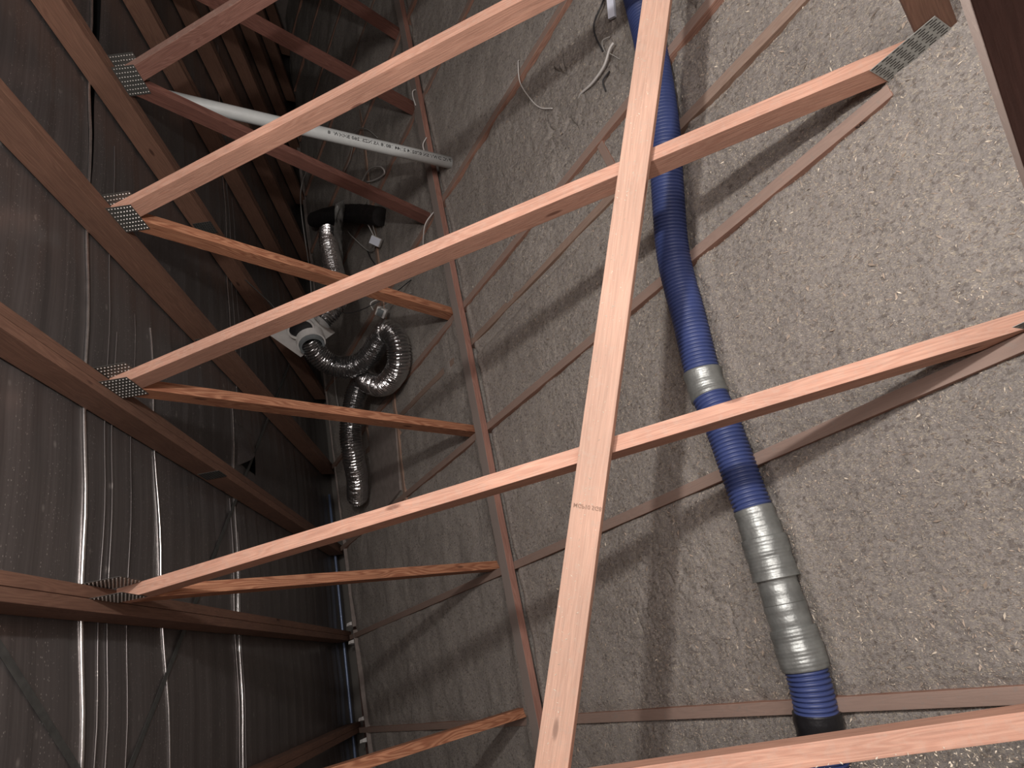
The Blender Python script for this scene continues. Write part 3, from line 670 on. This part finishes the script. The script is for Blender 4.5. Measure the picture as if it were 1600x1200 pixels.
section('tape_wrap', .385, .475, wrap(.0670, .3, 4), TAPE, duct, 'smooth silver tape wrap', 2)
section('tape_wrap', .300, .392, wrap(.0685, .3, 5), TAPE, duct, 'smooth silver tape wrap', 2)
section('tape_wrap', .178, .310, wrap(.0770, 1, 6), TAPE, duct, 'ridged silver tape wrap', 2)
section('black_wrap', -.060, .056, wrap(.0735, .2, 7), BLACKP, duct, 'black plastic wrap', 2)

# ------------------------------------------------------------------ silver foil ducts and inline fan
def silver(P, rad, name, seed, parent=None, pitch=.021):
    sm = resample(catmull([Vector(p) for p in P], 16), pitch / 4); R_ = []; r = random.Random(seed)
    for i, p in enumerate(sm):
        u = i % 4; R_.append(rad + (0, .0050, .0065, -.0075)[u] + r.uniform(-.0015, .0015))
    return tube(name, sm, R_, FOILD, parent, seg=26, jitter=.0013, smooth=False, seed=seed)
a_ = silver([(2.36, 3.02, .690), (2.30, 2.92, .610), (2.27, 2.85, .49), (2.34, 2.81, .36), (2.50, 2.83, .265), (2.68, 2.90, .215), (2.80, 2.90, .190), (2.84, 2.76, .150), (2.73, 2.61, .135), (2.50, 2.58, .165), (2.31, 2.68, .215), (2.17, 2.82, .200), (2.07, 2.90, .17)], .086, 'silver_duct', 1)
tag(a_, 'crinkled silver duct leaving the white fan and curling in a loop on the insulation', 'duct')
c_ = silver([(2.03, 3.02, .135), (2.03, 2.85, .17), (2.02, 2.68, .25), (1.95, 2.42, .30), (1.90, 2.2, .29), (1.70, 2.06, .21), (1.42, 1.96, .135)], .086, 'silver_duct', 2)
tag(c_, 'crinkled silver duct hanging down below the loop, its open end at the dusty board', 'duct')
b_ = silver([(1.95, 4.45, .30), (2.14, 4.15, .37), (2.40, 3.72, .44), (2.58, 3.35, .48), (2.66, 3.16, .57), (2.62, 3.05, .66)], .078, 'silver_duct', 3)
tag(b_, 'crinkled silver duct running from the white fan back behind the truss webs', 'duct')

fan = empty('duct_fan', (2.42, 3.02, .70)); tag(fan, 'white plastic duct fan with square flange behind the silver ducts', 'fan')
def ringtube(name, c, ax, r0, r1, L, m, parent, seg=32):
    ax = Vector(ax).normalized(); u = ax.orthogonal().normalized(); v = ax.cross(u); V, F = [], []; c = Vector(c)
    prof = [(0, r1), (0, r0), (L, r0), (L, r1)]
    for s, rr_ in prof:
        for k in range(seg): a = 2 * math.pi * k / seg; V.append(c + ax * s + (u * math.cos(a) + v * math.sin(a)) * rr_)
    for i in range(4):
        for k in range(seg): a, b2 = i * seg + k, i * seg + (k + 1) % seg; j = (i + 1) % 4; F.append((a, b2, j * seg + (k + 1) % seg, j * seg + k))
    return pydata(name, V, F, m, parent)
def plate_box(name, c, ax, up_, w_, h_, t_, m, parent):
    ax = Vector(ax).normalized(); u = Vector(up_); u = (u - ax * u.dot(ax)).normalized(); v = ax.cross(u); c = Vector(c)
    V = [c + ax * z * t_ + u * x * w_ / 2 + v * y * h_ / 2 for z in (0, 1) for x, y in ((-1, -1), (1, -1), (1, 1), (-1, 1))]
    return pydata(name, V, [(0, 3, 2, 1), (4, 5, 6, 7), (0, 1, 5, 4), (1, 2, 6, 5), (2, 3, 7, 6), (3, 0, 4, 7)], m, parent)
axA = Vector((.30, -.80, -.02)).normalized()
FC = Vector((2.36, 3.10, .735))
plate_box('square_flange', FC + Vector((-.02, 0, 0)), axA, (.62, .05, .75), .37, .36, .012, WHITEP, fan)
ringtube('inlet_port', FC + axA * .012 + Vector((.07, 0, .035)), axA, .105, .090, .022, WHITEP, fan)
ringtube('dark_port', FC + axA * .014 + Vector((.07, 0, .035)), axA, .090, .001, .006, BLACKP, fan)
ringtube('outlet_collar', FC + axA * .020 + Vector((-.035, 0, -.055)), axA, .112, .100, .10, WHITEP, fan)
ringtube('soft_cuff', FC + axA * .105 + Vector((-.035, 0, -.055)), axA, .098, .080, .05, GREYP, fan)
bd = ringtube('motor_housing', FC - axA * .16, axA, .12, .02, .155, WHITEP, fan)
for k, (x, y) in enumerate([(2.36, 3.40)]):
    yt = 3.50 if k == 0 else 2.675
    tube('hanger_strap', [Vector((2.40, 3.10, .84)), Vector((2.42, (3.10 + yt) / 2, .98)), Vector((2.44, yt, M * 2.44 + LO + .03))], .004, STRAPM, fan, seg=6)

dk_ = tube('dark_tube', resample(catmull([Vector(p) for p in [(1.0, 5.35, .12), (1.45, 5.05, .14), (2.0, 4.66, .15), (2.42, 4.34, .13), (2.66, 4.14, .04)]], 10), .02), .085, DKP, seg=24, jitter=.004, smooth=True, seed=4)  # one wide dull black tube with a slightly uneven skin
tag(dk_, 'wide dull black tube above the silver ducts', 'duct')
V, F = [], []
for j in range(10):
    for i in range(6):
        t, s = j / 9, i / 5; V.append((2.45 - .55 * t + .02 * math.sin(s * 9), 4.35 - .25 * t + .10 * s, .33 - .10 * t + .05 * math.sin(s * 5 + t * 4)))
for j in range(9):
    for i in range(5): a = j * 6 + i; F.append((a, a + 1, a + 7, a + 6))
cf = pydata('plastic_film', V, F, CLEAR, None, smooth=True); sol = cf.modifiers.new('s', 'SOLIDIFY'); sol.thickness = .002
tag(cf, 'milky plastic film draped over the wide dark tube', 'plastic film')

# ------------------------------------------------------------------ vent pipe with its printed line
pb, pt = Vector((3.893, 3.675, -.10)), Vector((3.868, 3.735, 2.10)); PR = .0415
vp = tube('vent_pipe', [pb.lerp(pt, k / 6) for k in range(7)], PR, PVC, seg=40)
tag(vp, 'white plastic vent pipe with black printed line rising from the insulation to the roof', 'pipe')
me = text_mesh('PVC DWV SN 070214 21:44 18018 AS/NZS1260 BHHW  8', .026)
ax = (pt - pb).normalized(); cdir = (cam.location - pb.lerp(pt, .4)); cdir = (cdir - ax * cdir.dot(ax)).normalized(); sv = ax.cross(cdir)
for v in me.vertices:
    a = (v.co.y - .010) * 1.15 / PR + .42
    h = v.co.x
    # the line reads from the floor towards the roof
    p = pb + ax * (.115 + h * 1.36) + (cdir * math.cos(a) + sv * math.sin(a)) * (PR + .0006)
    v.co = p
tx = link('printed_line', me, INK, vp); tag(tx, kind='stuff')

# ------------------------------------------------------------------ small electrical bits
def cable(P, r, m, label, cat='cable', name='cable', n=8):
    o = tube(name, catmull([Vector(p) for p in P], n), r, m, None, seg=8); tag(o, label, cat); return o
cable([(4.872, 3.60, .0), (4.878, 3.565, .022), (4.857, 3.423, .03), (4.898, 3.255, .024), (4.95, 3.14, .02), (5.02, 3.07, .0)], .0035, WIREW, 'thin white cable curling out of the insulation left of the white strip')
cable([(5.56, 2.935, .03), (5.53, 2.925, .035), (5.458, 2.892, .028), (5.352, 2.899, .020), (5.254, 2.936, .008), (5.21, 2.95, -.01)], .0062, WIREW, 'thick white flat cable lying curved on the insulation beside the brace')
cable([(5.58, 3.24, .0), (5.569, 3.181, .03), (5.50, 3.145, .035), (5.474, 3.087, .03), (5.462, 3.00, .0)], .0045, WIREK, 'black cable curving through the insulation left of the white strip')
cable([(5.54, 2.86, .0), (5.525, 2.90, .03), (5.50, 2.945, .035), (5.51, 3.0, .04), (5.54, 3.01, .01)], .0022, WIREG, 'thin grey wire arching beside the thick white cable')
cable([(5.46, 2.87, .0), (5.42, 2.84, .02), (5.40, 2.80, .0)], .004, WIREK, 'short black wire end under the thick white cable')
vs = bar('vinyl_strip', (5.592, 3.07, .024), (5.70, 3.31, .055), (.25, -.25, 1), .036, .020, BRIGHT)
tag(vs, 'bright white vinyl strip standing in the insulation at the top edge', 'vinyl strip')
jb = empty('junction_box', (2.55, 3.95, .05)); tag(jb, 'small white junction box lying near the dark tube', 'junction box')
plate_box('box_body', (2.50, 3.99, .05), (.5, -.4, .5), (1, .5, 0), .075, .095, .045, WHITEP, jb); plate_box('box_lid', (2.53, 3.965, .08), (.5, -.4, .5), (1, .5, 0), .068, .088, .006, BRIGHT, jb)
jb2 = empty('junction_box', (2.58, 3.25, .1)); tag(jb2, 'small white connector box on top of the silver duct loop', 'junction box')
plate_box('box_body', (2.56, 3.22, .12), (.5, -.5, .6), (1, .5, 0), .075, .085, .04, WHITEP, jb2); plate_box('box_lid', (2.585, 3.195, .152), (.5, -.5, .6), (1, .5, 0), .06, .05, .006, GREYP, jb2)
cable([(2.30, 4.55, .03), (2.33, 4.42, .10), (2.44, 4.22, .09), (2.50, 4.04, .07)], .0055, WIREW, 'white twin cable dropping to the small junction box')
cable([(2.34, 4.56, .03), (2.40, 4.42, .09), (2.48, 4.24, .07), (2.52, 4.03, .06)], .0045, WIREG, 'grey cable beside the white one at the small junction box')
cable([(1.943, 4.50, .10), (2.10, 4.32, .12), (2.25, 4.07, .05), (2.38, 3.99, .05), (2.48, 3.97, .06)], .0055, WIREG, 'pale cable looping up to the junction box from the dark tube')
cable([(2.249, 4.07, .05), (2.262, 3.98, .035), (2.285, 3.90, .01)], .005, WIREK, 'short black cable tail below the looping pale cable')
cable([(1.835, 5.343, .02), (2.077, 5.302, .03), (2.318, 5.35, .05), (2.458, 5.326, .08), (2.683, 5.129, .07), (2.795, 4.93, .02)], .0045, WIREG, 'thin grey cable arching over the insulation behind the vent pipe')
cable([(2.30, 4.80, .02), (2.36, 4.80, .04), (2.617, 4.711, .06), (2.827, 4.552, .05), (2.832, 4.476, .03), (2.60, 4.60, .03), (2.41, 4.74, .02)], .0075, WIREW, 'white cable bent in a hairpin behind the vent pipe')
cable([(3.285, 3.36, .02), (3.40, 3.39, .06), (3.50, 3.44, .07), (3.60, 3.52, .0)], .0045, WIREW, 'white cable running beside the foot of a short web near the binder')
cable([(3.69, 4.60, .0), (3.70, 4.553, .075), (3.68, 4.515, .08), (3.66, 4.44, .06)], .0045, WIREW, 'short white cable tail on the binder beyond the vent pipe')
cable([(3.73, 4.05, .06), (3.70, 4.0, .085), (3.675, 3.94, .07)], .0045, WIREW, 'short white cable tail on the binder beside the vent pipe')
cable([(2.95, 3.18, .02), (2.75, 3.24, .06), (2.60, 3.22, .16), (2.50, 3.27, .15)], .003, WIREG, 'thin grey wire from the connector box over the silver loop')
cable([(2.62, 3.35, .05), (2.60, 3.28, .22), (2.54, 3.24, .19)], .005, WIREW, 'white cable hook on the connector box')
cable([(1.0, 6.3, .05), (1.1, 5.6, .28), (1.05, 4.6, .25), (1.15, 3.9, .30)], .006, WIREG, 'thin pale cable strung along the eave in the shadows')
cable([(.834, 3.60, .03), (.86, 3.29, .05), (.90, 2.977, .04), (.93, 2.7, .0)], .006, WIREG, 'pale cable end between the silver ducts and the eave')
cable([(2.60, 3.44, .60), (2.66, 3.12, .48), (2.90, 3.15, .20), (2.95, 3.30, .0)], .004, WIREK, 'thin black cable trailing from the fan onto the insulation')
